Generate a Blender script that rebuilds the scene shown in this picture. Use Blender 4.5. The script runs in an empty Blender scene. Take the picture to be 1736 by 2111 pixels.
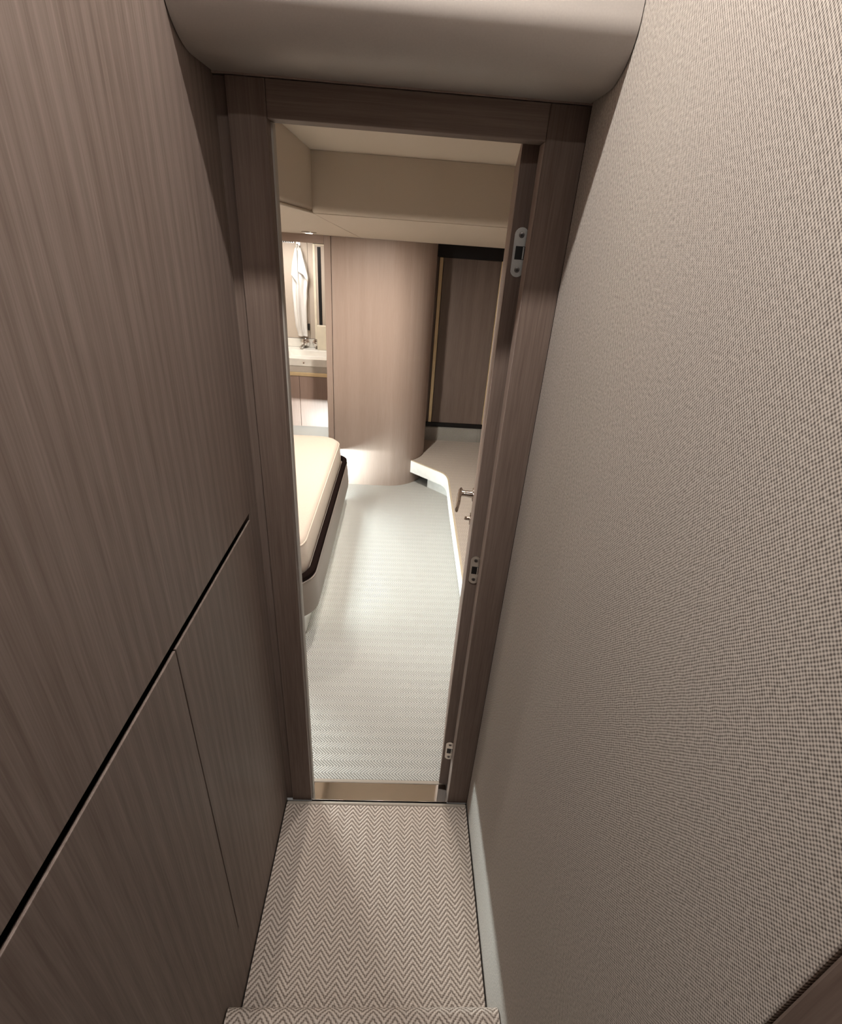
import bpy, bmesh, math, random
from mathutils import Vector, Matrix

random.seed(4)
sc = bpy.context.scene
COL = sc.collection

# ------------------------------------------------------------------ camera
W_PX, F_PX = 1736.0, 1031.0
EYE = Vector((0.0, 0.0, 1.75))


def build_camera():
    # vanishing points of the depth and the plumb lines give the orientation
    cx, cy = 868.0, 1055.5
    ray = lambda x, y: Vector(((x - cx) / F_PX, (y - cy) / F_PX, 1.0))
    d = ray(845, 495).normalized()
    dn = ray(728, 2960)
    dn = (dn - d * dn.dot(d)).normalized()
    r = dn.cross(d)
    up = -dn
    right = Vector((r[0], d[0], up[0]))
    down = Vector((r[1], d[1], up[1]))
    fwd = Vector((r[2], d[2], up[2]))
    m = Matrix((right, -down, -fwd)).transposed()
    cam = bpy.data.cameras.new('camera')
    cam.sensor_fit = 'HORIZONTAL'
    cam.sensor_width = 36.0
    cam.lens = F_PX / W_PX * 36.0
    cam.clip_start = 0.02
    o = bpy.data.objects.new('camera', cam)
    COL.objects.link(o)
    o.matrix_world = Matrix.Translation(EYE) @ m.to_4x4()
    sc.camera = o


build_camera()

# ------------------------------------------------------------------ world, lights, exposure
world = bpy.data.worlds.new('world')
sc.world = world
world.use_nodes = True
wb = world.node_tree.nodes['Background']
wb.inputs[0].default_value = (1.0, 0.94, 0.88, 1)
wb.inputs[1].default_value = 0.12

sc.view_settings.view_transform = 'Standard'
sc.view_settings.look = 'None'
sc.view_settings.gamma = 1.0
sc.view_settings.exposure = 0.0
sc.view_settings.use_curve_mapping = False
sc.cycles.max_bounces = 5
sc.cycles.use_light_tree = False
sc.cycles.caustics_reflective = False
sc.cycles.caustics_refractive = False
sc.cycles.diffuse_bounces = 4
sc.cycles.glossy_bounces = 3
sc.cycles.transmission_bounces = 1
sc.cycles.use_adaptive_sampling = True
sc.cycles.adaptive_threshold = 0.02
sc.cycles.use_denoising = True


def point_lamp(name, loc, watts, color, radius):
    l = bpy.data.lights.new(name, 'POINT')
    l.energy = watts
    l.color = color
    l.shadow_soft_size = radius
    o = bpy.data.objects.new(name, l)
    COL.objects.link(o)
    o.location = loc
    return o


def area_lamp(name, loc, aim, sx, sy, watts, color, shape='RECTANGLE', spread=math.pi, xaxis=None):
    l = bpy.data.lights.new(name, 'AREA')
    l.shape = shape
    l.size = sx
    l.size_y = sy
    l.energy = watts
    l.color = color
    l.spread = spread
    o = bpy.data.objects.new(name, l)
    COL.objects.link(o)
    z = -Vector(aim).normalized()
    x = Vector(xaxis or (1, 0, 0))
    x = (x - z * x.dot(z)).normalized()
    y = z.cross(x)
    m = Matrix((x, y, z)).transposed().to_4x4()
    o.matrix_world = Matrix.Translation(Vector(loc)) @ m
    return o


WARM = (1.0, 0.90, 0.79)
NEUT = (1.0, 0.94, 0.88)
COOL = (0.86, 0.98, 0.98)
# stairwell downlights above and behind the viewer
area_lamp('stair_lamp_front', (-0.06, 0.53, 2.78), (0.1, 0, -1), 0.05, 0.05, 23.0, NEUT, 'DISK')
area_lamp('stair_lamp_rear', (-0.15, -0.80, 2.78), (0.1, 0.35, -1), 0.06, 0.06, 5.0, NEUT, 'DISK')
# cabin downlights (recessed in the deckhead)
D = math.radians
area_lamp('cabin_lamp_tray', (0.12, 1.78, 2.045), (0, 0.1, -1), 0.07, 0.07, 5.0, NEUT, 'DISK', D(85))
area_lamp('cabin_lamp_bed', (-1.05, 2.60, 1.81), (0, 0, -1), 0.07, 0.07, 8.5, WARM, 'DISK', D(170))
area_lamp('cabin_lamp_aft', (-0.22, 2.84, 1.785), (0, 0, -1), 0.07, 0.07, 24.0, WARM, 'DISK', D(176))
area_lamp('bath_lamp', (-0.95, 4.20, 1.73), (0, 0, -1), 0.25, 0.25, 6.5, NEUT, 'DISK')
# cool light strips tucked under the bed base
area_lamp('bed_strip_side', (-0.418, 2.58, 0.1445), (1, 0, 0.40), 1.25, 0.005, 13.0, COOL, spread=D(130), xaxis=(0, 1, 0))
area_lamp('bed_strip_aft', (-0.66, 3.235, 0.078), (0, 1, 0.55), 0.50, 0.006, 12.0, COOL, spread=D(130), xaxis=(1, 0, 0))
area_lamp('bed_strip_fore', (-0.84, 1.896, 0.1465), (0, -1, 0.5), 0.42, 0.003, 40.0, COOL, spread=D(124), xaxis=(1, 0, 0))

# ------------------------------------------------------------------ materials


class NT:
    def __init__(self, name):
        self.m = bpy.data.materials.new(name)
        self.m.use_nodes = True
        self.t = self.m.node_tree
        self.b = self.t.nodes['Principled BSDF']

    def n(self, kind, **kw):
        nd = self.t.nodes.new(kind)
        for k, v in kw.items():
            setattr(nd, k, v)
        return nd

    def l(self, a, b):
        self.t.links.new(a, b)

    def val(self, sock, v):
        if hasattr(v, 'is_linked') or hasattr(v, 'links'):
            self.l(v, sock)
        else:
            sock.default_value = v

    def math(self, op, a, b=0.0, c=None):
        nd = self.n('ShaderNodeMath', operation=op)
        self.val(nd.inputs[0], a)
        self.val(nd.inputs[1], b)
        if c is not None:
            self.val(nd.inputs[2], c)
        return nd.outputs[0]

    def pos(self):
        g = self.n('ShaderNodeNewGeometry')
        s = self.n('ShaderNodeSeparateXYZ')
        self.l(g.outputs['Position'], s.inputs[0])
        return g.outputs['Position'], s.outputs[0], s.outputs[1], s.outputs[2]

    def mapped(self, vec, scale):
        mp = self.n('ShaderNodeMapping')
        mp.inputs['Scale'].default_value = scale
        self.l(vec, mp.inputs['Vector'])
        return mp.outputs[0]

    def noise(self, vec, scale=1.0, detail=3.0, rough=0.5, dist=0.0):
        nd = self.n('ShaderNodeTexNoise')
        nd.inputs['Scale'].default_value = scale
        nd.inputs['Detail'].default_value = detail
        nd.inputs['Roughness'].default_value = rough
        nd.inputs['Distortion'].default_value = dist
        self.l(vec, nd.inputs['Vector'])
        return nd.outputs['Fac']

    def ramp(self, fac, stops):
        nd = self.n('ShaderNodeValToRGB')
        e = nd.color_ramp.elements
        while len(e) < len(stops):
            e.new(0.5)
        for i, (p, c) in enumerate(stops):
            e[i].position = p
            e[i].color = (*c, 1)
        self.l(fac, nd.inputs[0])
        return nd.outputs[0]

    def mix(self, fac, a, b, blend='MIX'):
        nd = self.n('ShaderNodeMix', data_type='RGBA', blend_type=blend)
        self.val(nd.inputs[0], fac)
        for i, v in ((6, a), (7, b)):
            if isinstance(v, tuple):
                nd.inputs[i].default_value = (*v, 1)
            else:
                self.l(v, nd.inputs[i])
        return nd.outputs[2]

    def bump(self, h, strength, dist):
        nd = self.n('ShaderNodeBump')
        nd.inputs['Strength'].default_value = strength
        nd.inputs['Distance'].default_value = dist
        self.l(h, nd.inputs['Height'])
        self.l(nd.outputs[0], self.b.inputs['Normal'])

    def fin(self, color=None, rough=0.6, metal=0.0, spec=0.4):
        if color is not None:
            if isinstance(color, tuple):
                self.b.inputs['Base Color'].default_value = (*color, 1)
            else:
                self.l(color, self.b.inputs['Base Color'])
        self.val(self.b.inputs['Roughness'], rough)
        self.b.inputs['Metallic'].default_value = metal
        self.b.inputs['Specular IOR Level'].default_value = spec
        return self.m


def wood(name, axis='z', tone=1.0, rough=0.55, seed=0.0, tint=(1, 1, 1), con=1.0):
    t = NT(name)
    p, x, y, z = t.pos()
    add = t.n('ShaderNodeVectorMath', operation='ADD')
    t.l(p, add.inputs[0])
    add.inputs[1].default_value = (seed, seed * 1.7, seed * 0.6)
    v = add.outputs[0]
    lo, hi = 1.0, 26.0
    s1 = {'z': (hi, hi, lo), 'x': (lo, hi, hi), 'y': (hi, lo, hi)}[axis]
    s2 = {'z': (300, 300, 7.0), 'x': (7.0, 300, 300), 'y': (300, 7.0, 300)}[axis]
    s3 = {'z': (2.6, 2.6, 0.7), 'x': (0.7, 2.6, 2.6), 'y': (2.6, 0.7, 2.6)}[axis]
    a = t.noise(t.mapped(v, s1), 1.0, 2.0, 0.62, 0.0)
    b = t.noise(t.mapped(v, s2), 1.0, 2.0, 0.70, 0.0)
    c = t.noise(t.mapped(v, s3), 1.0, 0.0, 0.5, 0.0)
    d = t.n('ShaderNodeTexWave', wave_type='BANDS', bands_direction={'z': 'Y', 'x': 'Z', 'y': 'X'}[axis])
    d.inputs['Scale'].default_value = 1.0
    d.inputs['Distortion'].default_value = 7.0
    d.inputs['Detail'].default_value = 1.0
    d.inputs['Detail Scale'].default_value = 1.0
    t.l(t.mapped(v, tuple(q * 0.45 for q in s1)), d.inputs['Vector'])
    s = t.math('ADD', t.math('MULTIPLY', a, 0.26), t.math('MULTIPLY', b, 0.46))
    s = t.math('ADD', s, t.math('MULTIPLY', c, 0.18))
    s = t.math('ADD', s, t.math('MULTIPLY', d.outputs['Fac'], 0.10))
    k = [tuple(q * tone * w for q, w in zip(col, tint)) for col in
         ((0.140, 0.104, 0.088), (0.208, 0.165, 0.143), (0.285, 0.233, 0.206))]
    k = [tuple(m + (q - m) * con for q, m in zip(c_, k[1])) for c_ in k]
    col = t.ramp(s, [(0.30, k[0]), (0.50, k[1]), (0.72, k[2])])
    return t.fin(col, rough, 0.0, 0.25)


def herring(name, across, light, dark, period=0.0510, stripe=0.0135, amp=0.0290, faint=0.0):
    """chevron woven carpet; 'across' is the axis along which the zigzag repeats"""
    t = NT(name)
    p, x, y, z = t.pos()
    u, w = (x, y) if across == 'x' else (y, x)
    wv = t.math('SUBTRACT', w, z)                      # runs down risers as well
    nz = t.noise(p, 90.0, 0.0)
    tri = t.math('MULTIPLY', t.math('ABSOLUTE', t.math('SUBTRACT', t.math('FRACT', t.math('DIVIDE', u, period)), 0.5)), 2.0)
    sgn = -1.0 if across == 'x' else 1.0
    ph = t.math('ADD', wv, t.math('MULTIPLY', tri, amp * sgn))
    ph = t.math('ADD', ph, t.math('MULTIPLY', t.math('SUBTRACT', nz, 0.5), 0.0016))
    s = t.math('SINE', t.math('MULTIPLY', ph, 2 * math.pi / stripe))
    # single loops of the yarn
    lu = t.math('SINE', t.math('MULTIPLY', u, 2 * math.pi / 0.0052))
    lw = t.math('SINE', t.math('ADD', t.math('MULTIPLY', w, 2 * math.pi / 0.0046), t.math('MULTIPLY', u, 300.0)))
    loop = t.math('MULTIPLY', t.math('ADD', lu, lw), 0.24)
    half = t.math('GREATER_THAN', t.math('FRACT', t.math('DIVIDE', u, period)), 0.5)
    s = t.math('MULTIPLY', s, t.math('MULTIPLY_ADD', half, faint, 1.0 - faint))
    h = t.math('ADD', t.math('ADD', s, loop), t.math('MULTIPLY', t.math('SUBTRACT', t.noise(p, 420.0, 0.0), 0.5), 0.9))
    f = t.math('MULTIPLY_ADD', h, 0.36, 0.50)
    mid = tuple((a * 0.62 + b * 0.38) for a, b in zip(light, dark))
    col = t.ramp(f, [(0.12, dark), (0.45, mid), (0.72, light)])
    ph0 = t.math('ADD', wv, t.math('MULTIPLY', tri, amp * sgn))
    h0 = t.math('ADD', t.math('SINE', t.math('MULTIPLY', ph0, 2 * math.pi / stripe)), loop)
    t.bump(h0, 0.7, 0.0012)
    return t.fin(col, 0.95, 0.0, 0.0)


def weave(name, light, dark):
    t = NT(name)
    p, x, y, z = t.pos()
    n0 = t.noise(p, 60.0, 0.0)
    n1 = t.math('MULTIPLY', t.math('SUBTRACT', n0, 0.5), 0.0014)
    n2 = n1
    a = t.math('COSINE', t.math('MULTIPLY', t.math('ADD', y, n1), 2 * math.pi / 0.0037))
    b = t.math('COSINE', t.math('MULTIPLY', t.math('ADD', z, n2), 2 * math.pi / 0.0045))
    k = t.math('MULTIPLY', a, b)
    k = t.math('ADD', k, t.math('MULTIPLY', t.math('SUBTRACT', t.noise(p, 260.0, 0.0), 0.5), 0.9))
    f = t.math('MULTIPLY_ADD', k, 0.42, 0.5)
    mid = tuple((q * 0.55 + w * 0.45) for q, w in zip(light, dark))
    col = t.ramp(f, [(0.15, dark), (0.48, mid), (0.85, light)])
    return t.fin(col, 0.9, 0.0, 0.0)


def leather(name, color, rough=0.55, bump=0.06, scale=260.0):
    t = NT(name)
    p, *_ = t.pos()
    n = t.noise(p, scale, 0.0)
    col = t.mix(n, tuple(min(1, c * 1.04) for c in color), tuple(c * 0.96 for c in color))
    if bump >= 0.2:
        t.bump(n, bump, 0.001)
    return t.fin(col, rough, 0.0, 0.35 if rough < 0.8 else 0.0)


def plain(name, color, rough=0.5, metal=0.0, spec=0.4, var=0.06, scale=30.0):
    t = NT(name)
    p, *_ = t.pos()
    g = t.noise(p, scale, 0.0)
    col = t.mix(g, tuple(min(1, c * (1 + var)) for c in color), tuple(c * (1 - var) for c in color))
    return t.fin(col, rough, metal, spec)


def emissive(name, color, strength):
    t = NT(name)
    t.fin(color, 0.5)
    t.b.inputs['Emission Color'].default_value = (*color, 1)
    t.b.inputs['Emission Strength'].default_value = strength
    return t.m


M = {}
M['wood'] = wood('wood_taupe', 'z', 0.88, con=1.0, tint=(1.0, 0.985, 0.975))
M['wood_lit'] = wood('wood_lit', 'z', 1.7, seed=2.2, con=0.4)  # lightened wood, cabin light is put into its tone
M['bead'] = plain('bead_pale', (0.42, 0.39, 0.35), 0.5)
M['wood_h'] = wood('wood_taupe_cross', 'x', 0.78, seed=3.1, con=0.8, tint=(1.05, 0.98, 0.94))
M['wood_cabin_lit_h'] = wood('wood_cabin_lit_cross', 'x', 1.5, 0.4, seed=4.4, con=0.35, tint=(1.06, 1.0, 0.96))  # cross-grain version, cabin light put into the tone as well
M['wood_frame'] = wood('wood_frame', 'z', 0.78, seed=7.3, con=1.0, tint=(1.05, 0.98, 0.94))
M['wood_cabin_lit'] = wood('wood_cabin_lit', 'z', 1.66, 0.40, seed=1.3, tint=(1.02, 1.0, 0.98), con=0.33)  # same wood as elsewhere; lighter, flatter tone stands in for stronger cabin light
M['wood_closet'] = wood('wood_closet', 'z', 0.95, 0.45, seed=9.3, con=0.6)
M['wood_vanity'] = wood('wood_vanity', 'z', 1.45, 0.30, seed=5.2, tint=(1.08, 0.98, 0.95), con=0.5)
M['carpet_landing'] = herring('carpet_landing', 'x', (0.60, 0.525, 0.465), (0.19, 0.152, 0.128), stripe=0.0141)
M['carpet_cabin'] = herring('carpet_cabin', 'y', (0.56, 0.562, 0.533), (0.195, 0.196, 0.186), stripe=0.0118, faint=0.40)  # cool cabin light is tinted into the pile colour
M['carpet_warm_lit'] = herring('carpet_warm_lit', 'y', (0.60, 0.545, 0.485), (0.225, 0.197, 0.172), stripe=0.0118, faint=0.40)  # same carpet as the floor, with warm light mixed into this copy
M['carpet_edge'] = leather('carpet_binding', (0.36, 0.32, 0.275), 0.95, 0.5, 500)
M['weave'] = weave('wall_weave', (0.73, 0.675, 0.615), (0.150, 0.127, 0.111))
M['vinyl'] = leather('headliner_vinyl', (0.40, 0.365, 0.335), 0.5, 0.10, 420)
M['vinyl_cabin'] = leather('headliner_cream', (0.64, 0.57, 0.485), 0.6, 0.08, 420)
M['bed_leather'] = leather('bed_taupe', (0.25, 0.205, 0.175), 0.5, 0.06)
M['rim_leather'] = leather('rim_espresso', (0.014, 0.009, 0.008), 0.82, 0.05)
M['piping'] = plain('rim_piping', (0.45, 0.40, 0.37), 0.3, 0.6)
M['sheet'] = leather('mattress_sheet', (0.64, 0.555, 0.475), 0.85, 0.25, 160)
M['white_lam'] = plain('white_laminate', (0.82, 0.82, 0.79), 0.35)
M['edge_beige'] = plain('edge_band_beige', (0.55, 0.48, 0.36), 0.4)
M['black'] = plain('black_lacquer', (0.006, 0.0055, 0.006), 0.45)
M['dark_gap'] = plain('dark_gap', (0.010, 0.007, 0.006), 0.8)
M['gold'] = plain('brushed_brass', (0.76, 0.61, 0.38), 0.4, 0.6)
M['steel'] = plain('satin_steel', (0.72, 0.70, 0.66), 0.28, 1.0, scale=200)
M['chrome'] = plain('chrome', (0.80, 0.78, 0.76), 0.07, 1.0)
M['bronze'] = plain('nickel_handle', (0.56, 0.50, 0.45), 0.16, 1.0)
M['mirror_plate'] = plain('polished_threshold', (0.95, 0.91, 0.86), 0.045, 1.0, var=0.02)
M['screw'] = plain('screw_dark', (0.22, 0.20, 0.19), 0.35, 0.9)
M['stone'] = plain('vanity_stone', (0.82, 0.80, 0.74), 0.25)
M['apron'] = plain('vanity_apron', (0.52, 0.47, 0.41), 0.4)
M['bath_wall'] = leather('bath_panel', (0.53, 0.46, 0.385), 0.6, 0.05)
M['towel'] = leather('towel_terry', (0.80, 0.79, 0.76), 0.95, 0.6, 350)
M['cream'] = plain('cream_board', (0.78, 0.72, 0.58), 0.5)
M['lamp'] = emissive('lamp_lens', (1.0, 0.96, 0.9), 9.0)
M['dark_hull'] = plain('hull_lining', (0.40, 0.35, 0.30), 0.8)

# ------------------------------------------------------------------ object helpers
ORG = {}


def tag(o, label, cat, kind=None, group=None):
    o['label'] = label
    o['category'] = cat
    if kind:
        o['kind'] = kind
    if group:
        o['group'] = group
    return o


def thing(name, loc, label, cat, kind=None, group=None, rotz=0.0):
    o = bpy.data.objects.new(name, None)
    o.empty_display_size = 0.05
    COL.objects.link(o)
    o.location = loc
    o.rotation_euler = (0, 0, rotz)
    ORG[o.name] = Vector(loc)
    return tag(o, label, cat, kind, group)


def obj(name, bm, mat, parent=None, local=False, smooth=False, bevel=0.0, segs=2, label=None):
    """link a bmesh given in world coordinates (or in the parent's own frame when local)"""
    bmesh.ops.recalc_face_normals(bm, faces=bm.faces)
    if bevel > 0:
        es = [e for e in bm.edges if len(e.link_faces) == 2 and e.calc_face_angle(0) > math.radians(35)]
        bmesh.ops.bevel(bm, geom=es, offset=bevel, segments=segs, affect='EDGES', profile=0.5)
    me = bpy.data.meshes.new(name)
    if parent is not None:
        org = ORG[parent.name] if not local else Vector((0, 0, 0))
    else:
        vs = [v.co for v in bm.verts]
        org = Vector((sum(v.x for v in vs) / len(vs), sum(v.y for v in vs) / len(vs), min(v.z for v in vs)))
    bmesh.ops.translate(bm, verts=bm.verts, vec=-org)
    bm.to_mesh(me)
    bm.free()
    me.materials.append(M[mat])
    if smooth:
        me.shade_smooth()
        me.set_sharp_from_angle(angle=math.radians(38))
    o = bpy.data.objects.new(name, me)
    COL.objects.link(o)
    if parent is not None:
        o.parent = parent
        ORG[o.name] = ORG[parent.name]
    else:
        o.location = org
        ORG[o.name] = org
    if label:
        o['label'] = label
    return o


def box(x0, x1, y0, y1, z0, z1, bm=None):
    bm = bm or bmesh.new()
    v = [bm.verts.new((x, y, z)) for x in (x0, x1) for y in (y0, y1) for z in (z0, z1)]
    for f in ((0, 1, 3, 2), (4, 6, 7, 5), (0, 4, 5, 1), (2, 3, 7, 6), (0, 2, 6, 4), (1, 5, 7, 3)):
        bm.faces.new([v[i] for i in f])
    return bm


def extrude_poly(pts, axis, a, b, bm=None):
    """pts: 2-D outline; axis 'z' -> (x,y), 'x' -> (y,z), 'y' -> (x,z)"""
    bm = bm or bmesh.new()
    mk = {'z': lambda p, h: (p[0], p[1], h), 'x': lambda p, h: (h, p[0], p[1]), 'y': lambda p, h: (p[0], h, p[1])}[axis]
    lo = [bm.verts.new(mk(p, a)) for p in pts]
    hi = [bm.verts.new(mk(p, b)) for p in pts]
    n = len(pts)
    for i in range(n):
        bm.faces.new((lo[i], lo[(i + 1) % n], hi[(i + 1) % n], hi[i]))
    bm.faces.new(lo)
    bm.faces.new(hi)
    return bm


def loft(rings, cap0=True, cap1=True, bm=None):
    bm = bm or bmesh.new()
    vr = [[bm.verts.new(p) for p in r] for r in rings]
    n = len(vr[0])
    for a, b in zip(vr, vr[1:]):
        for i in range(n):
            bm.faces.new((a[i], a[(i + 1) % n], b[(i + 1) % n], b[i]))
    if cap0:
        bm.faces.new(vr[0])
    if cap1:
        bm.faces.new(vr[-1])
    return bm


def rrect(x0, x1, y0, y1, radii, n=8):
    """rounded rectangle in plan; radii for the corners (x1,y0), (x1,y1), (x0,y1), (x0,y0)"""
    out = []
    for (cx, cy, sx, sy, a0), r in zip(((x1, y0, -1, 1, -90), (x1, y1, -1, -1, 0), (x0, y1, 1, -1, 90), (x0, y0, 1, 1, 180)), radii):
        ox, oy = cx + sx * r, cy + sy * r
        for k in range(n + 1):
            a = math.radians(a0 + 90.0 * k / n)
            out.append((ox + r * math.cos(a), oy + r * math.sin(a)))
    return out


def cyl(c, axis, r, h, n=24, r2=None, bm=None):
    """cylinder from c along axis (a Vector) for length h"""
    bm = bm or bmesh.new()
    ax = Vector(axis).normalized()
    t = ax.orthogonal().normalized()
    s = ax.cross(t)
    c = Vector(c)
    rings = []
    for d, rr in ((0, r), (h, r if r2 is None else r2)):
        rings.append([c + ax * d + t * rr * math.cos(2 * math.pi * k / n) + s * rr * math.sin(2 * math.pi * k / n) for k in range(n)])
    return loft(rings, bm=bm)


def lathe(c, axis, prof, n=28, bm=None):
    """prof: list of (distance along axis, radius)"""
    bm = bm or bmesh.new()
    ax = Vector(axis).normalized()
    t = ax.orthogonal().normalized()
    s = ax.cross(t)
    c = Vector(c)
    rings = [[c + ax * d + (t * math.cos(2 * math.pi * k / n) + s * math.sin(2 * math.pi * k / n)) * max(rr, 1e-5) for k in range(n)] for d, rr in prof]
    return loft(rings, bm=bm)


def tube(path, radii, n=12, squash=(1, 1), bm=None):
    bm = bm or bmesh.new()
    path = [Vector(p) for p in path]
    rings = []
    for i, p in enumerate(path):
        d = (path[min(i + 1, len(path) - 1)] - path[max(i - 1, 0)]).normalized()
        t = d.cross(Vector((0, 0, 1)))
        t = t.normalized() if t.length > 1e-4 else Vector((1, 0, 0))
        s = t.cross(d)
        r = radii[i] if isinstance(radii, (list, tuple)) else radii
        rings.append([p + t * r * squash[0] * math.cos(2 * math.pi * k / n) + s * r * squash[1] * math.sin(2 * math.pi * k / n) for k in range(n)])
    return loft(rings, bm=bm)


# ------------------------------------------------------------------ key dimensions (metres)
XL, XR = -0.337, 0.296          # corridor walls
YD = 1.068                      # face of the door frame towards the stairs
YB = 1.110                      # cabin side of the bulkhead
ZH = 1.916                      # underside of the head of the frame
ZS = 1.970                      # underside of the soffit over the door

# ------------------------------------------------------------------ corridor shell
wl = thing('wall_left', (XL, 0.3, 0), 'dark taupe wood panelled wall with a black horizontal shadow groove', 'wall', 'structure')
obj('backing', box(XL - 0.06, XL - 0.035, -1.7, 1.05, -0.3, 2.84), 'dark_gap', wl)
obj('wall_panel', box(XL - 0.034, XL, -1.7, 1.0740, 1.178, 2.84), 'wood', wl, bevel=0.0012, label='large upper wood panel above the groove')
for y0, y1, z0, z1 in ((-1.7, 0.5935, 0.25, 1.1605), (0.5965, 1.012, 0.25, 1.1605)):
    bm = box(XL - 0.0050, XL, y0, y1, z0, z1)
    obj('wall_panel', bm, 'wood', wl, bevel=0.0010, label='lower wood panel below the groove')
obj('wall_panel', box(XL - 0.034, XL, -1.7, 1.012, -0.3, 0.2498), 'wood', wl, label='plain wood base panel')
obj('wall_stile', box(XL - 0.034, XL, 1.0122, 1.0740, -0.3, 1.178), 'wood', wl, bevel=0.0008)

wr = thing('wall_right', (XR, 0.6, 0), 'woven beige fabric covered corridor wall', 'wall', 'structure')
obj('fabric_panel', box(XR, XR + 0.03, 0.142, 1.0635, -0.3, 2.84), 'weave', wr, bevel=0.002)
obj('backing', box(XR + 0.031, XR + 0.05, 0.0, 1.068, -0.3, 2.84), 'dark_gap', wr)

tr = thing('trim_1', (XR, 0.1, 0.0), 'dark wood corner post at the end of the fabric wall', 'trim', 'structure')
obj('post', box(XR - 0.003, XR + 0.05, 0.02, 0.1395, -0.3, 2.84), 'wood_frame', tr, bevel=0.003)

tag(obj('wall_blocker', box(XR + 0.001, XR + 0.05, -1.7, 0.0195, -0.3, 2.84), 'wood'), 'unseen dark wood wall added beyond the corner post to close off light', 'wall', 'structure')  # added out of view to shut the side opening against outside light

# soffit over the door with a rolled front edge
prof = []
for k in range(13):
    a = math.radians(270 - 90 * k / 12)
    prof.append((0.895 + 0.085 + 0.085 * math.cos(a), ZS + 0.062 + 0.062 * math.sin(a)))
prof = [(1.066, ZS + 0.002)] + prof + [(0.893, 2.84), (1.066, 2.84)]
sf = thing('ceiling_soffit', (0, 1.0, ZS), 'padded grey vinyl soffit rolling up above the doorway', 'ceiling', 'structure')
obj('vinyl_panel', extrude_poly(prof, 'x', XL + 0.0015, XR - 0.0015), 'vinyl', sf, smooth=True)
up = box(XL - 0.06, 1.2, -1.7, 1.07, 2.845, 2.88)
tag(obj('ceiling_stairwell', up, 'vinyl'), 'pale ceiling high above the stairwell', 'ceiling', 'structure')

# landing, carpet and the bottom stair
fl = box(XL - 0.02, XR + 0.02, 0.20, 1.0675, -0.05, -0.001)
tag(obj('landing_floor', fl, 'dark_gap'), 'dark landing floor under the chevron carpet', 'floor', 'structure')
lc = thing('landing_carpet', (0, 0.7, 0), 'pinkish beige chevron carpet laid on the landing before the doorway', 'carpet')
obj('pile', box(XL + 0.004, XR - 0.005, 0.462, 1.0472, 0.0, 0.010), 'carpet_landing', lc)
bd = box(XL + 0.0035, XR - 0.0045, 1.0474, 1.0600, 0.0, 0.011)
obj('binding', bd, 'carpet_edge', lc, bevel=0.0045, segs=3, smooth=True)

st = thing('stair_step', (0, 0.2, 0), 'carpeted stair with a rounded nose dropping to the landing', 'stair')
pr = [(-0.30, 0.0), (0.455, 0.0), (0.455, 0.135)]
for k in range(9):
    a = math.radians(-60 + 150 * k / 8)
    pr.append((0.458 + 0.022 * math.cos(a), 0.155 + 0.022 * math.sin(a)))
pr += [(-0.30, 0.177)]
obj('tread', extrude_poly(pr, 'x', XL + 0.003, XR - 0.003), 'carpet_landing', st, smooth=True)
pr2 = [(-1.2, 0.0), (-0.301, 0.0), (-0.301, 0.355), (-1.2, 0.355)]
obj('tread', extrude_poly(pr2, 'x', XL + 0.003, XR - 0.003), 'carpet_landing', st)

# ------------------------------------------------------------------ doorway
fr = thing('door_frame', (0, YD, 0), 'dark wood frame around the narrow cabin doorway', 'door frame', 'structure')
obj('jamb', box(-0.317, -0.252, YD, YB, 0.0, ZS - 0.001), 'wood_frame', fr, bevel=0.0015)
obj('filler_strip', box(XL - 0.034, -0.3175, YD + 0.007, YB, 0.0, ZS - 0.001), 'wood_frame', fr, bevel=0.0012)
obj('jamb', box(0.228, XR + 0.004, YD, YB, 0.0, ZS - 0.001), 'wood_frame', fr, bevel=0.0015)
obj('lit_reveal', box(0.2272, 0.2279, YD + 0.004, YB - 0.001, 0.002, ZH - 0.001), 'wood_lit', fr, label='jamb reveal coloured paler as if lit from the cabin')  # paler board stands in for cabin light falling on the reveal
obj('head', box(-0.2515, 0.2278, YD + 0.0005, YB, ZH, ZS - 0.001), 'wood_h', fr, bevel=0.0012)
obj('stop_bead', box(-0.252, -0.2485, YB - 0.016, YB + 0.004, 0.002, ZH - 0.001), 'bead', fr, label='slim pale bead on the cabin side of the jamb')
obj('shadow_gap', box(XR + 0.0005, XR + 0.004, 1.0637, 1.0675, 0.0, ZS - 0.001), 'dark_gap', fr)

wbk = thing('wall_bulkhead', (0, 1.09, 0), 'bulkhead wall carrying the cabin door frame', 'wall', 'structure')
obj('side_panel', box(-2.0, XL - 0.0345, 1.070, YB, -0.05, 2.10), 'wood_cabin_lit', wbk)
obj('side_panel', box(XR + 0.0045, 1.15, 1.070, YB, -0.05, 2.10), 'wood_cabin_lit', wbk)
obj('top_panel', box(XL - 0.034, XR + 0.004, 1.0685, YB, ZS, 2.10), 'wood_cabin_lit', wbk)

tp = box(-0.2515, 0.2265, 1.0695, 1.1345, -0.010, 0.002)
tag(obj('threshold_plate', tp, 'mirror_plate', bevel=0.0012), 'mirror polished metal threshold strip between the two carpets', 'threshold')

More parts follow.
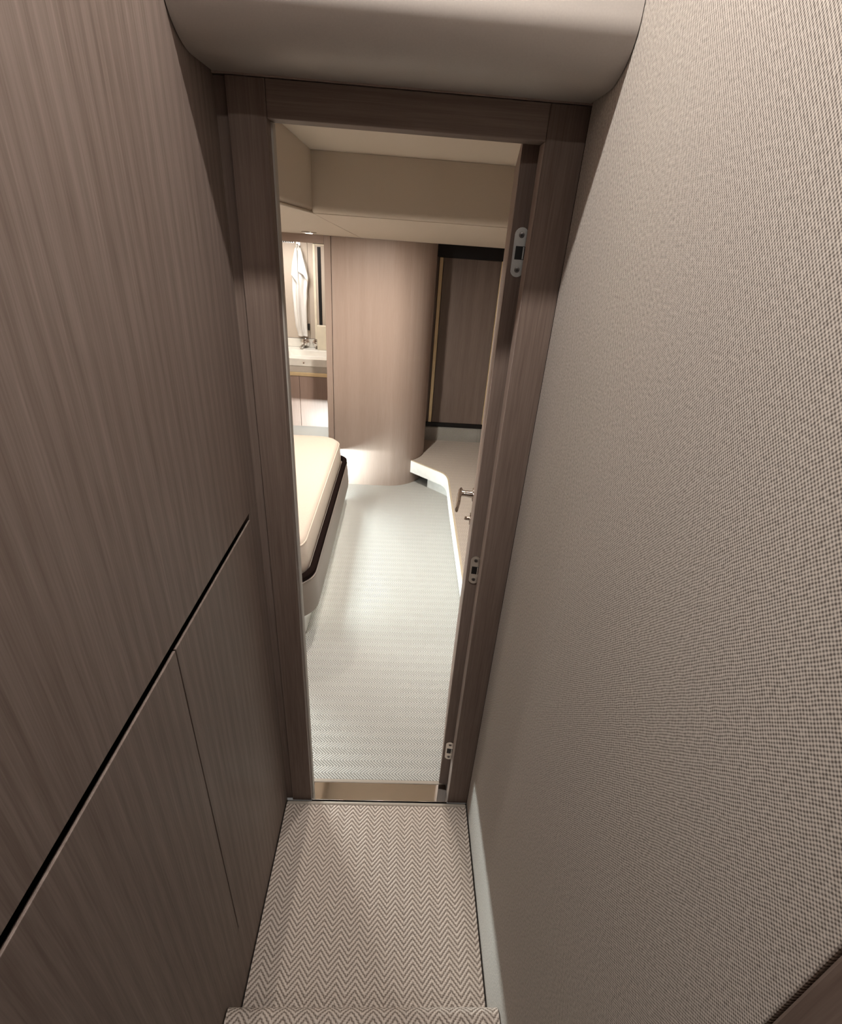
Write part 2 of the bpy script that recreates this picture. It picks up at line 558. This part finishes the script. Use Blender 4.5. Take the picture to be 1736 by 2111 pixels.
# ------------------------------------------------------------------ cabin door, standing open
DOOR = Vector((0.200, 1.129, 0.0))
dr = thing('door_1', DOOR, 'taupe wood cabin door standing open seen along its hinge edge', 'door', 'structure', rotz=-math.radians(8.6))
obj('leaf', box(0.0, 0.040, 0.0, 0.475, 0.018, 1.936), 'wood_frame', dr, local=True, bevel=0.0015)
obj('lit_face', box(-0.0012, -0.0001, 0.002, 0.474, 0.019, 1.935), 'wood_lit', dr, local=True, label='cabin side face of the door coloured paler as if lit')  # thin paler layer imitates cabin light on the door face
hinge_z = (1.742, 0.9685, 0.2075)
plate_me = slot_me = screw_me = link_me = None


def hinge_meshes():
    out = []
    for i in range(20):
        a = math.pi * 2 * i / 20
        cz = 0.031 if math.sin(a) >= 0 else -0.031
        out.append((0.0135 * math.cos(a), cz + 0.0135 * math.sin(a)))
    plate = extrude_poly(out, 'y', -0.0022, 0.0006)
    slot = box(-0.0085, 0.0135, -0.0028, -0.0004, -0.0125, 0.0115)
    link = box(0.0060, 0.0085, -0.0060, -0.0005, -0.0115, 0.0105)
    box(0.0105, 0.0165, -0.0120, -0.0010, -0.0115, 0.0005, link)
    scr = lathe((0, -0.0021, 0), (0, -1, 0), [(0, 0.0052), (0.0011, 0.0050), (0.0014, 0.0040), (0.0014, 0.0001)], 16)
    cross = box(-0.0030, 0.0030, -0.0040, -0.0034, -0.0006, 0.0006)
    box(-0.0006, 0.0006, -0.0040, -0.0034, -0.0030, 0.0030, cross)
    cup = lathe((0, -0.0021, 0), (0, -1, 0), [(0, 0.0080), (0.0006, 0.0078), (0.0006, 0.0056), (0.0, 0.0052)], 20)
    return plate, slot, link, scr, cross, cup


for iz, hz in enumerate(hinge_z):
    parts = hinge_meshes()
    for b in parts:
        bmesh.ops.translate(b, verts=b.verts, vec=Vector((0.0205, 0.0, hz)))
    plate, slot, link, scr, cross, cup = parts
    hp = obj('hinge', plate, 'steel', dr, local=True, smooth=True, label='brushed steel concealed hinge plate')
    obj('hinge_slot', slot, 'black', hp, local=True)
    obj('hinge_link', link, 'steel', hp, local=True)
    for b in (scr, cross, cup):
        b.free()
    for dz in (0.031, -0.031):
        _, _, _, s2, c2, u2 = hinge_meshes()
        for b in (s2, c2, u2):
            bmesh.ops.translate(b, verts=b.verts, vec=Vector((0.0205, 0.0, hz + dz)))
        obj('countersink', u2, 'steel', hp, local=True, smooth=True)
        obj('screw', s2, 'screw', hp, local=True, smooth=True)
        obj('screw_slot', c2, 'black', hp, local=True)

# lever handle near the free edge, projecting into the cabin (local -x)
HZ, HY = 0.982, 0.440
hb = lathe((0, HY, HZ), (-1, 0, 0), [(0, 0.024), (0.004, 0.024), (0.006, 0.021), (0.006, 0.0130), (0.030, 0.0110), (0.046, 0.0130), (0.053, 0.009)], 24)
hd = obj('lever_handle', hb, 'bronze', dr, local=True, smooth=True, label='polished nickel lever handle')
obj('lever', tube([(-0.046, HY + 0.022, HZ + 0.002), (-0.049, HY + 0.004, HZ), (-0.050, HY - 0.035, HZ - 0.001), (-0.050, HY - 0.075, HZ - 0.003), (-0.052, HY - 0.112, HZ - 0.007)],
                  [0.009, 0.0130, 0.0120, 0.0120, 0.0090], 14, (0.62, 1.25)), 'bronze', hd, local=True, smooth=True)
tb = lathe((0, HY, 0.885), (-1, 0, 0), [(0, 0.022), (0.004, 0.022), (0.0055, 0.019), (0.0055, 0.008), (0.014, 0.007)], 24)
tt = obj('thumb_turn', tb, 'bronze', dr, local=True, smooth=True)
obj('turn_knob', box(-0.023, -0.013, HY - 0.009, HY + 0.009, 0.882, 0.889), 'bronze', tt, local=True, bevel=0.002)

# ------------------------------------------------------------------ cabin shell
fo = thing('floor', (0, 2.5, 0), 'pale grey chevron carpet floor of the cabin', 'floor', 'structure')
obj('pile', box(-2.0, 1.15, 1.150, 4.70, -0.05, 0.0), 'carpet_cabin', fo)
obj('carpet_binding', box(-0.40, 0.40, 1.1355, 1.1498, -0.05, 0.001), 'carpet_edge', fo, bevel=0.003)

YT, XT, ZT, ZL = 2.60, -0.438, 2.060, 1.828      # raised tray of the deckhead
ce = thing('ceiling', (0, 2.5, ZT), 'cream padded cabin deckhead with a raised tray', 'ceiling', 'structure')
obj('tray_panel', box(XT - 0.03, 1.15, YB, YT + 0.03, ZT, ZT + 0.03), 'vinyl_cabin', ce)
# far upstand of the tray, rolling into the lower deckhead
p1 = [(YT, ZT - 0.001)]
for k in range(7):
    a = math.radians(180 + 90 * k / 6)
    p1.append((YT + 0.03 + 0.03 * math.cos(a), ZL + 0.03 + 0.03 * math.sin(a)))
p1 += [(YT + 0.06, ZL + 0.004), (YT + 0.06, ZT - 0.001)]
obj('upstand', extrude_poly(p1, 'x', XT - 0.0005, 1.15), 'vinyl_cabin', ce, smooth=True)
p2 = [(XT, ZT - 0.001)]
for k in range(7):
    a = math.radians(0 - 90 * k / 6)
    p2.append((XT - 0.022 + 0.022 * math.cos(a), ZL + 0.026 + 0.022 * math.sin(a)))
p2 += [(XT - 0.05, ZL + 0.004), (XT - 0.05, ZT - 0.001)]
obj('upstand', extrude_poly(p2, 'y', YB, YT + 0.0005), 'vinyl_cabin', ce, smooth=True)
obj('piping', tube([(XT - 0.010, YB, ZL + 0.004), (XT - 0.010, 1.9, ZL + 0.004), (XT - 0.004, YT + 0.004, ZL + 0.002)], 0.0050, 10), 'vinyl_cabin', ce, smooth=True)
obj('piping', tube([(XT, YT + 0.024, ZL + 0.001), (0.3, YT + 0.024, ZL + 0.001), (1.15, YT + 0.024, ZL + 0.001)], 0.0030, 10), 'vinyl_cabin', ce, smooth=True)


def low_z(y):
    if y <= YT:
        return ZL
    if y >= 3.63:
        return 1.742
    t = (y - YT) / (3.63 - YT)
    return ZL + (1.742 - ZL) * t


def slab(quads, thick=0.025):
    bm = bmesh.new()
    for q in quads:
        lo = [bm.verts.new((x, y, low_z(y))) for x, y in q]
        hi = [bm.verts.new((x, y, low_z(y) + thick)) for x, y in q]
        n = len(q)
        bm.faces.new(lo)
        bm.faces.new(hi)
        for i in range(n):
            bm.faces.new((lo[i], lo[(i + 1) % n], hi[(i + 1) % n], hi[i]))
    return bm


g = 0.0022
obj('lower_panel', slab([[(XT + g, YT + 0.024), (1.15, YT + 0.024), (1.15, 3.63), (-0.31 + g, 3.63)], [(-0.31 + g, 3.6302), (1.15, 3.6302), (1.15, 4.70), (-0.31 + g, 4.70)]]), 'vinyl_cabin', ce)
obj('lower_panel', slab([[(-2.0, YB), (XT - 0.012, YB), (XT - 0.012, YT), (-2.0, YT)],
                         [(-2.0, YT + 0.0002), (XT - g, YT + 0.0002), (-0.31 - g, 3.63), (-2.0, 3.63)],
                         [(-2.0, 3.6302), (-0.31 - g, 3.6302), (-0.31 - g, 4.70), (-2.0, 4.70)]]), 'vinyl_cabin', ce)
obj('backing', slab([[(-2.0, YT + 0.06), (1.15, YT + 0.06), (1.15, 3.63), (-2.0, 3.63)]], 0.03), 'dark_gap', ce).location.z += 0.027

wc = box(1.15, 1.18, 1.07, 4.70, -0.05, 2.10)
tag(obj('wall_cabin_right', wc, 'wood_cabin_lit'), 'cabin side wall hidden behind the open door', 'wall', 'structure')
wc = box(-2.03, -2.0, 1.07, 4.70, -0.05, 2.10)
tag(obj('wall_cabin_left', wc, 'wood_cabin_lit'), 'cabin side wall at the head of the bed', 'wall', 'structure')

# far wall: curved wood panel, opening to the washroom
wbx = thing('wall_back', (-0.1, 3.7, 0), 'curved taupe wood wall at the far end of the cabin', 'wall', 'structure')
CX, CY, CR = -0.110, 3.960, 0.310
out = [(-0.503, 3.65)]
for k in range(25):
    a = math.radians(-90 + 90 * k / 24)
    out.append((CX + CR * math.cos(a), CY + CR * math.sin(a)))
inn = [(CX + (CR - 0.03) * math.cos(math.radians(-90 + 90 * k / 24)), CY + (CR - 0.03) * math.sin(math.radians(-90 + 90 * k / 24))) for k in range(25)]
ring = out + [(0.20, 4.64), (0.17, 4.64)] + inn[::-1] + [(-0.503, 3.68)]
obj('curved_panel', extrude_poly(ring, 'z', 0.0, 1.741), 'wood_cabin_lit', wbx, smooth=True)
obj('edge_post', box(-0.548, -0.5062, 3.640, 3.695, 0.0, 1.741), 'wood_cabin_lit', wbx, bevel=0.0012)
obj('return_panel', box(-0.548, -0.520, 3.696, 4.60, 0.0, 1.741), 'wood_cabin_lit', wbx)
obj('head_beam', box(-1.60, -0.549, 3.640, 3.695, 1.693, 1.741), 'wood_cabin_lit_h', wbx)
obj('side_panel', box(-2.0, -1.601, 3.640, 3.69, 0.0, 1.741), 'wood_cabin_lit', wbx)

# recessed downlight in the lower deckhead
lz = low_z(3.50)
dl = thing('ceiling_downlight', (-0.615, 3.50, lz), 'small bright recessed downlight above the washroom opening', 'downlight')
obj('bezel', lathe((-0.615, 3.50, lz + 0.004), (0, 0, -1), [(0, 0.046), (0.006, 0.046), (0.010, 0.040), (0.008, 0.031), (0.004, 0.031)], 28), 'steel', dl, smooth=True)
obj('lens', lathe((-0.615, 3.50, lz - 0.001), (0, 0, -1), [(0, 0.030), (0.004, 0.029), (0.0065, 0.018), (0.007, 0.001)], 28), 'lamp', dl, smooth=True)

# ------------------------------------------------------------------ bed


def ring(x1, y0, y1, rn, rf, z, x0=-1.99, n=10):
    return [(p[0], p[1], z) for p in rrect(x0, x1, y0, y1, (rn, rf, 0.02, 0.02), n)]


bed = thing('bed', (-1.1, 2.55, 0), 'cabin bed base with taupe upholstered side and dark padded rim', 'bed')
obj('plinth', loft([ring(-0.424, 1.90, 3.225, 0.03, 0.03, 0.0), ring(-0.424, 1.90, 3.225, 0.03, 0.03, 0.1495)]), 'white_lam', bed, label='white recessed plinth')
sp = loft([ring(-0.382, 1.846, 3.355, 0.13, 0.08, 0.150), ring(-0.363, 1.830, 3.375, 0.14, 0.09, 0.1505), ring(-0.360, 1.826, 3.377, 0.14, 0.09, 0.19),
           ring(-0.366, 1.832, 3.373, 0.14, 0.09, 0.30), ring(-0.371, 1.836, 3.369, 0.14, 0.09, 0.333), ring(-0.40, 1.86, 3.345, 0.13, 0.07, 0.334)])
obj('side_panel', sp, 'bed_leather', bed, smooth=True)
pp = loft([ring(-0.372, 1.838, 3.367, 0.14, 0.09, 0.3342), ring(-0.367, 1.834, 3.372, 0.14, 0.09, 0.3365), ring(-0.372, 1.838, 3.367, 0.14, 0.09, 0.339)], cap0=False, cap1=False)
obj('piping', pp, 'piping', bed, smooth=True, label='thin metallic piping line')
rm = loft([ring(-0.374, 1.840, 3.365, 0.14, 0.09, 0.3395), ring(-0.370, 1.836, 3.369, 0.14, 0.09, 0.345), ring(-0.371, 1.837, 3.368, 0.14, 0.09, 0.362), ring(-0.377, 1.842, 3.362, 0.14, 0.09, 0.368),
           ring(-0.392, 1.857, 3.348, 0.13, 0.08, 0.368), ring(-0.399, 1.864, 3.341, 0.12, 0.07, 0.362), ring(-0.401, 1.866, 3.339, 0.12, 0.07, 0.34)], cap1=False)
obj('rim', rm, 'rim_leather', bed, smooth=True, label='dark espresso padded rim')
obj('deck', loft([ring(-0.402, 1.868, 3.337, 0.12, 0.07, 0.336), ring(-0.402, 1.868, 3.337, 0.12, 0.07, 0.3445)]), 'bed_leather', bed)

mt = thing('mattress', (-1.1, 2.6, 0.345), 'cream sheeted mattress with rounded corners on the bed base', 'mattress')
rings = []
for ins, z in ((0.010, 0.3455), (0.002, 0.353), (0.0, 0.37), (0.001, 0.42), (0.004, 0.470), (0.010, 0.498), (0.020, 0.514), (0.034, 0.521), (0.08, 0.5235), (0.20, 0.525), (0.42, 0.5255)):
    rings.append(ring(-0.404 - ins, 1.872 + ins, 3.334 - ins, max(0.02, 0.115 - ins * 0.15), max(0.02, 0.12 - ins * 0.15), z, x0=-1.985 + ins))
obj('sheet', loft(rings), 'sheet', mt, smooth=True)
sm = [(p[0] + 0.0, p[1], 0.503) for p in rrect(-1.975, -0.4145, 1.882, 3.328, (0.115, 0.12, 0.02, 0.02), 10)]
bm = bmesh.new()
rr = [[(p[0], p[1], 0.4985 + 0.0032 * math.sin(a)) for p in rrect(-1.985 + 0.01 - 0.0032 * math.cos(a), -0.4135 + 0.0032 * math.cos(a), 1.8815 - 0.0032 * math.cos(a), 3.3245 + 0.0032 * math.cos(a), (0.115, 0.12, 0.02, 0.02), 10)] for a in [2 * math.pi * k / 6 for k in range(7)]]
obj('seam_welt', loft(rr, False, False, bm), 'sheet', mt, smooth=True)

# ------------------------------------------------------------------ raised platform on the right
pf = thing('carpeted_platform', (0.6, 3.0, 0), 'low carpeted platform with a bright white curved fascia', 'platform')
path = [(0.356, 1.16), (0.358, 2.2), (0.362, 3.10)]
c0, c1, c2 = Vector((0.365, 3.34)), Vector((0.372, 3.466)), Vector((0.318, 3.516))
for k in range(1, 13):
    t = k / 12
    q = c0 * (1 - t) ** 2 + c1 * 2 * t * (1 - t) + c2 * t * t
    path.append((q.x, q.y))
path += [(0.20, 3.625), (0.082, 3.733)]


def offset(pts, d):
    o = []
    for i, p in enumerate(pts):
        a = Vector(pts[max(i - 1, 0)])
        b = Vector(pts[min(i + 1, len(pts) - 1)])
        t = (b - a).normalized()
        nrm = Vector((t.y, -t.x))
        o.append((p[0] + nrm.x * d, p[1] + nrm.y * d))
    return o


def strip(pts, z0, z1, t0, t1):
    """solid strip along pts between the offsets t0..t1 (towards the platform) and heights z0..z1"""
    a, b = offset(pts, t0), offset(pts, t1)
    return loft([[(p[0], p[1], z0), (q[0], q[1], z0), (q[0], q[1], z1), (p[0], p[1], z1)] for p, q in zip(a, b)])


obj('fascia', strip(path, 0.098, 0.1965, 0.0, 0.016), 'white_lam', pf, smooth=True, bevel=0.0, label='white curved fascia')
obj('edge_band', strip(path, 0.1966, 0.2015, 0.001, 0.014), 'edge_beige', pf, smooth=True)
obj('kick', strip(path[:-1], 0.0, 0.0978, 0.05, 0.066), 'white_lam', pf, smooth=True)
inner = offset(path, 0.0142)
def round_col(a0, a1, gap=0.003, n=14):
    return [(CX + (CR + gap) * math.cos(math.radians(a0 + (a1 - a0) * k / n)), CY + (CR + gap) * math.sin(math.radians(a0 + (a1 - a0) * k / n))) for k in range(n + 1)]


poly = [p for p in inner if (Vector(p) - Vector((CX, CY))).length > CR + 0.006]
poly += round_col(-46, 0) + [(0.203, 4.23), (1.14, 4.23), (1.14, 1.16)]
obj('carpet_top', extrude_poly(poly, 'z', 0.150, 0.2005), 'carpet_warm_lit', pf)
rp = [(0.203, 4.215), (0.67, 4.215)]
for k in range(1, 9):
    a = math.radians(-90 + 90 * k / 8)
    rp.append((0.67 + 0.085 * math.cos(a), 4.30 + 0.085 * math.sin(a)))
rp += [(0.755, 4.64)]
obj('riser', extrude_poly(rp + [(0.74, 4.64), (0.203, 4.5)], 'z', 0.2007, 0.318), 'carpet_cabin', pf, smooth=True, label='carpet covered riser under the wardrobe')
obj('base_fill', extrude_poly([(0.46, 1.18), (0.46, 3.5), (0.30, 3.78), (0.21, 4.0), (0.21, 4.2), (1.13, 4.2), (1.13, 1.18)], 'z', 0.0, 0.1495), 'dark_hull', pf)

# wardrobe behind the platform
wd = thing('wardrobe', (0.48, 4.3, 0.318), 'tall brown wardrobe with brass edge strips and black top band', 'wardrobe')
YW = 4.245
obj('carcass', box(0.203, 0.775, YW + 0.03, 4.63, 0.319, 1.740), 'wood_closet', wd)
obj('side_stile', box(0.203, 0.2335, YW + 0.012, YW + 0.029, 0.357, 1.652), 'wood_closet', wd)
obj('edge_strip', box(0.2345, 0.2625, YW, YW + 0.029, 0.357, 1.652), 'gold', wd, bevel=0.003, label='brass edge strip')
obj('door_panel', box(0.2660, 0.708, YW + 0.004, YW + 0.029, 0.357, 1.652), 'wood_closet', wd, bevel=0.002)
obj('edge_strip', box(0.7095, 0.7320, YW, YW + 0.029, 0.357, 1.652), 'gold', wd, bevel=0.003, label='brass edge strip')
obj('top_band', box(0.203, 0.775, YW - 0.005, YW + 0.029, 1.6535, 1.740), 'black', wd, label='black band above the door')
obj('bottom_bar', box(0.203, 0.775, YW - 0.004, YW + 0.029, 0.319, 0.3555), 'black', wd, label='black bar below the door')
tag(obj('wall_end', box(0.776, 1.15, 4.66, 4.70, 0.0, 1.742), 'wood_cabin_lit'), 'short end wall past the wardrobe', 'wall', 'structure')

# ------------------------------------------------------------------ washroom
YV, YW2 = 4.10, 4.575
wa = thing('wall_washroom', (-1.0, 4.6, 0), 'beige panelled washroom wall behind the basin', 'wall', 'structure')
obj('backing', box(-2.0, -0.549, 4.601, 4.70, 0.0, 1.742), 'dark_gap', wa)
for x0, x1 in ((-1.60, -0.8235), (-0.8215, -0.7785)):  # solid panels where a mirror is assumed; towel and latch replace its reflection
    obj('wall_panel', box(x0, x1, YW2, 4.60, 0.94, 1.742), 'bath_wall', wa, bevel=0.001)
obj('wall_panel', box(-1.60, -0.77, YW2, 4.60, 0.0, 0.80), 'bath_wall', wa)
obj('wall_return', box(-2.0, -1.601, 3.70, 4.60, 0.0, 1.742), 'bath_wall', wa)

mc = thing('mirror_cabinet', (-0.66, 4.59, 0.94), 'narrow tall cabinet with a bright edge beside the towel', 'cabinet')
obj('body', box(-0.7555, -0.5495, YW2 - 0.028, 4.60, 0.94, 1.665), 'bath_wall', mc)
obj('edge_strip', box(-0.7760, -0.7565, YW2 - 0.030, 4.60, 0.94, 1.675), 'cream', mc, bevel=0.002, label='bright cream edge strip')
obj('top_strip', box(-0.7555, -0.5495, YW2 - 0.030, 4.60, 1.6655, 1.6750), 'cream', mc)
obj('dark_gap', box(-0.7385, -0.7120, YW2 - 0.0305, YW2 - 0.0285, 0.96, 1.655), 'black', mc)

cb = box(-0.752, -0.640, 4.480, 4.535, 0.8675, 1.064)
tag(obj('tissue_box', cb, 'cream', bevel=0.003), 'upright cream box on the counter beside the taps', 'box')

vc = thing('vanity_cabinet', (-1.0, 4.3, 0), 'pinkish wood vanity cabinet under the white basin counter', 'cabinet')
obj('carcass', box(-1.59, -0.5495, YV + 0.025, YW2 - 0.002, 0.30, 0.728), 'wood_vanity', vc)
obj('plinth', box(-1.59, -0.5495, YV + 0.035, YW2 - 0.002, 0.0, 0.2995), 'bed_leather', vc)
for x0, x1 in ((-1.22, -0.8445), (-0.8415, -0.5500), (-1.59, -1.223)):
    obj('door', box(x0, x1, YV + 0.004, YV + 0.0245, 0.306, 0.726), 'wood_vanity', vc, bevel=0.0015)
obj('brass_strip', box(-1.59, -0.5495, YV - 0.004, YW2 - 0.002, 0.7285, 0.758), 'gold', vc, bevel=0.002, label='brass strip under the counter')

cn = thing('vanity_counter', (-1.0, 4.3, 0.758), 'thick white vanity counter with a shallow rectangular basin', 'counter')
obj('apron', box(-1.59, -0.5495, YV + 0.002, YV + 0.05, 0.7585, 0.8095), 'apron', cn)
BX0, BX1, BY0, BY1 = -0.985, -0.585, 4.19, 4.44


def counter_slab():
    bm = bmesh.new()
    outer = [(-1.59, YV - 0.006), (-0.5495, YV - 0.006), (-0.5495, YW2 - 0.012), (-1.59, YW2 - 0.012)]
    hole = [(BX0, BY0), (BX1, BY0), (BX1, BY1), (BX0, BY1)]
    for za, zb in ((0.810, 0.867),):
        o0 = [bm.verts.new((*p, za)) for p in outer]
        o1 = [bm.verts.new((*p, zb)) for p in outer]
        h0 = [bm.verts.new((p[0] + (0.02 if p[0] < -0.8 else -0.02), p[1] + (0.02 if p[1] < 4.3 else -0.02), za + 0.012)) for p in hole]
        h1 = [bm.verts.new((*p, zb)) for p in hole]
        for i in range(4):
            j = (i + 1) % 4
            bm.faces.new((o0[i], o0[j], o1[j], o1[i]))
            bm.faces.new((o1[i], o1[j], h1[j], h1[i]))
            bm.faces.new((h1[i], h1[j], h0[j], h0[i]))
        bm.faces.new(h0)
        bm.faces.new(o0)
    return bm


obj('slab', counter_slab(), 'stone', cn, bevel=0.002)
obj('drain', lathe((-0.80, 4.30, 0.8225), (0, 0, 1), [(0, 0.020), (0.003, 0.020), (0.004, 0.014), (0.002, 0.001)], 20), 'chrome', cn, smooth=True)
obj('overflow', lathe((-0.80, YV - 0.0062, 0.838), (0, -1, 0), [(0, 0.010), (0.003, 0.009), (0.003, 0.005), (0.001, 0.001)], 18), 'chrome', cn, smooth=True)
tag(obj('splashback', box(-1.59, -0.5495, YW2 - 0.0115, YW2 - 0.001, 0.8675, 0.938), 'stone', bevel=0.001), 'low pale splashback strip behind the basin counter', 'splashback')


def tap(x, label, spout):
    t = thing('basin_tap', (x, YW2 - 0.012, 0.895), label, 'tap', group='chrome taps on the splashback')
    y = YW2 - 0.0125
    obj('escutcheon', lathe((x, y, 0.906), (0, -1, 0), [(0, 0.037), (0.004, 0.037), (0.010, 0.030), (0.012, 0.018), (0.045, 0.017), (0.050, 0.012), (0.051, 0.001)], 28), 'chrome', t, smooth=True)
    if spout:
        obj('spout', tube([(x, y - 0.02, 0.892), (x - 0.012, y - 0.06, 0.894), (x - 0.022, y - 0.105, 0.892), (x - 0.026, y - 0.118, 0.878)], [0.011, 0.010, 0.009, 0.009], 12), 'chrome', t, smooth=True)
    else:
        obj('lever', tube([(x, y - 0.045, 0.895), (x, y - 0.052, 0.878), (x + 0.002, y - 0.060, 0.855)], [0.006, 0.0055, 0.004], 10), 'chrome', t, smooth=True)


tap(-0.864, 'chrome wall tap with a short spout over the basin', True)
tap(-0.770, 'chrome mixer knob with a small lever next to the spout tap', False)

# towel on its hook
hk = thing('towel_hook', (-0.893, YW2, 1.655), 'small square chrome hook holding the white towel', 'hook')
obj('plate', box(-0.911, -0.875, YW2 - 0.006, YW2 - 0.0005, 1.648, 1.684), 'steel', hk, bevel=0.0025)
obj('peg', tube([(-0.893, YW2 - 0.006, 1.655), (-0.893, YW2 - 0.030, 1.650), (-0.893, YW2 - 0.043, 1.662)], [0.006, 0.006, 0.007], 10), 'chrome', hk, smooth=True)

tw = thing('towel', (-0.893, YW2 - 0.03, 0.945), 'white towel hanging in folds from the washroom hook', 'towel')


def towel_sheet():
    """hanging cloth: tapering from the hook, gathered folds, a banded hem"""
    bm = bmesh.new()
    NU, NV = 44, 60
    front, back = [], []
    key = [(1.640, -0.912, -0.870), (1.600, -0.920, -0.856), (1.480, -0.945, -0.828), (1.430, -0.952, -0.818), (1.300, -0.956, -0.832), (1.180, -0.952, -0.840), (1.060, -0.944, -0.842), (0.962, -0.926, -0.840)]

    def edge(z):
        for (za, l0, r0), (zb, l1, r1) in zip(key, key[1:]):
            if za >= z >= zb:
                t = (za - z) / (za - zb)
                t = t * t * (3 - 2 * t)
                return l0 + (l1 - l0) * t, r0 + (r1 - r0) * t
        return key[-1][1:]
    for j in range(NV + 1):
        v = j / NV
        z = 1.640 + (0.962 - 1.640) * v
        l, r = edge(z)
        fr_, bk_ = [], []
        for i in range(NU + 1):
            u = i / NU
            x = l + (r - l) * u
            amp = 0.006 + 0.020 * min(1, v * 2.2)
            d = 0.5 + 0.5 * math.cos(2 * math.pi * (1.7 * u + 0.30 * v) + 0.8)
            d += 0.18 * math.cos(2 * math.pi * (3.4 * u - 0.5 * v))
            edgef = math.sin(math.pi * u) ** 0.4 if 0 < u < 1 else 0.0
            y = YW2 - 0.012 - (0.012 + amp * d) * (0.35 + 0.65 * edgef)
            if 0.90 < v < 0.925 or 0.955 < v < 0.97:
                y += 0.003
            fr_.append(bm.verts.new((x, y, z)))
            bk_.append(bm.verts.new((x, min(YW2 - 0.004, y + 0.009), z)))
        front.append(fr_)
        back.append(bk_)
    for j in range(NV):
        for i in range(NU):
            bm.faces.new((front[j][i], front[j][i + 1], front[j + 1][i + 1], front[j + 1][i]))
            bm.faces.new((back[j][i + 1], back[j][i], back[j + 1][i], back[j + 1][i + 1]))
        bm.faces.new((front[j][0], front[j + 1][0], back[j + 1][0], back[j][0]))
        bm.faces.new((front[j][NU], back[j][NU], back[j + 1][NU], front[j + 1][NU]))
    for i in range(NU):
        bm.faces.new((front[0][i], back[0][i], back[0][i + 1], front[0][i + 1]))
        bm.faces.new((front[NV][i], front[NV][i + 1], back[NV][i + 1], back[NV][i]))
    return bm


obj('cloth', towel_sheet(), 'towel', tw, smooth=True)


def flap(pts, d0, d1):
    """folded-over corner of the towel hanging in front of the cloth"""
    bm = bmesh.new()
    c = [(x, YW2 - d, z) for x, z, d in pts]
    a = [bm.verts.new(p) for p in c]
    b = [bm.verts.new((p[0], p[1] + 0.006, p[2])) for p in c]
    bm.faces.new(a)
    bm.faces.new(b)
    n = len(c)
    for i in range(n):
        bm.faces.new((a[i], a[(i + 1) % n], b[(i + 1) % n], b[i]))
    bmesh.ops.triangulate(bm, faces=[f for f in bm.faces if len(f.verts) > 4])
    return bm


obj('folded_corner', flap([(-0.874, 1.640, 0.050), (-0.862, 1.612, 0.052), (-0.838, 1.520, 0.058), (-0.815, 1.425, 0.056), (-0.822, 1.395, 0.050), (-0.850, 1.445, 0.066), (-0.893, 1.470, 0.060), (-0.892, 1.530, 0.058)], 0, 0), 'towel', tw, smooth=True)
obj('folded_corner', flap([(-0.912, 1.638, 0.046), (-0.898, 1.625, 0.054), (-0.897, 1.500, 0.058), (-0.897, 1.370, 0.056), (-0.915, 1.410, 0.056), (-0.954, 1.440, 0.040), (-0.940, 1.530, 0.046)], 0, 0), 'towel', tw, smooth=True)
obj('loop', tube([(-0.904, YW2 - 0.030, 1.632), (-0.900, YW2 - 0.036, 1.652), (-0.893, YW2 - 0.037, 1.6585), (-0.886, YW2 - 0.036, 1.652), (-0.880, YW2 - 0.030, 1.632)], 0.004, 8), 'towel', tw, smooth=True)

lt = thing('latch_handle', (-0.833, YW2, 1.03), 'small black latch standing in for a mirrored door handle beside the towel hem', 'latch')
obj('body', box(-0.842, -0.8245, YW2 - 0.022, YW2 - 0.0005, 1.012, 1.064), 'black', lt, bevel=0.003)
obj('slide', box(-0.837, -0.8300, YW2 - 0.026, YW2 - 0.0222, 1.030, 1.050), 'dark_gap', lt, bevel=0.001)

vn = thing('air_vent', (-0.98, YW2, 1.665), 'dark slotted vent high on the washroom wall', 'vent')
obj('frame', box(-1.06, -0.925, YW2 - 0.004, YW2 - 0.0005, 1.668, 1.690), 'steel', vn, bevel=0.001)
for k in range(9):
    obj('slot', box(-1.055 + 0.0142 * k, -1.055 + 0.0142 * k + 0.009, YW2 - 0.0055, YW2 - 0.0042, 1.671, 1.687), 'black', vn)
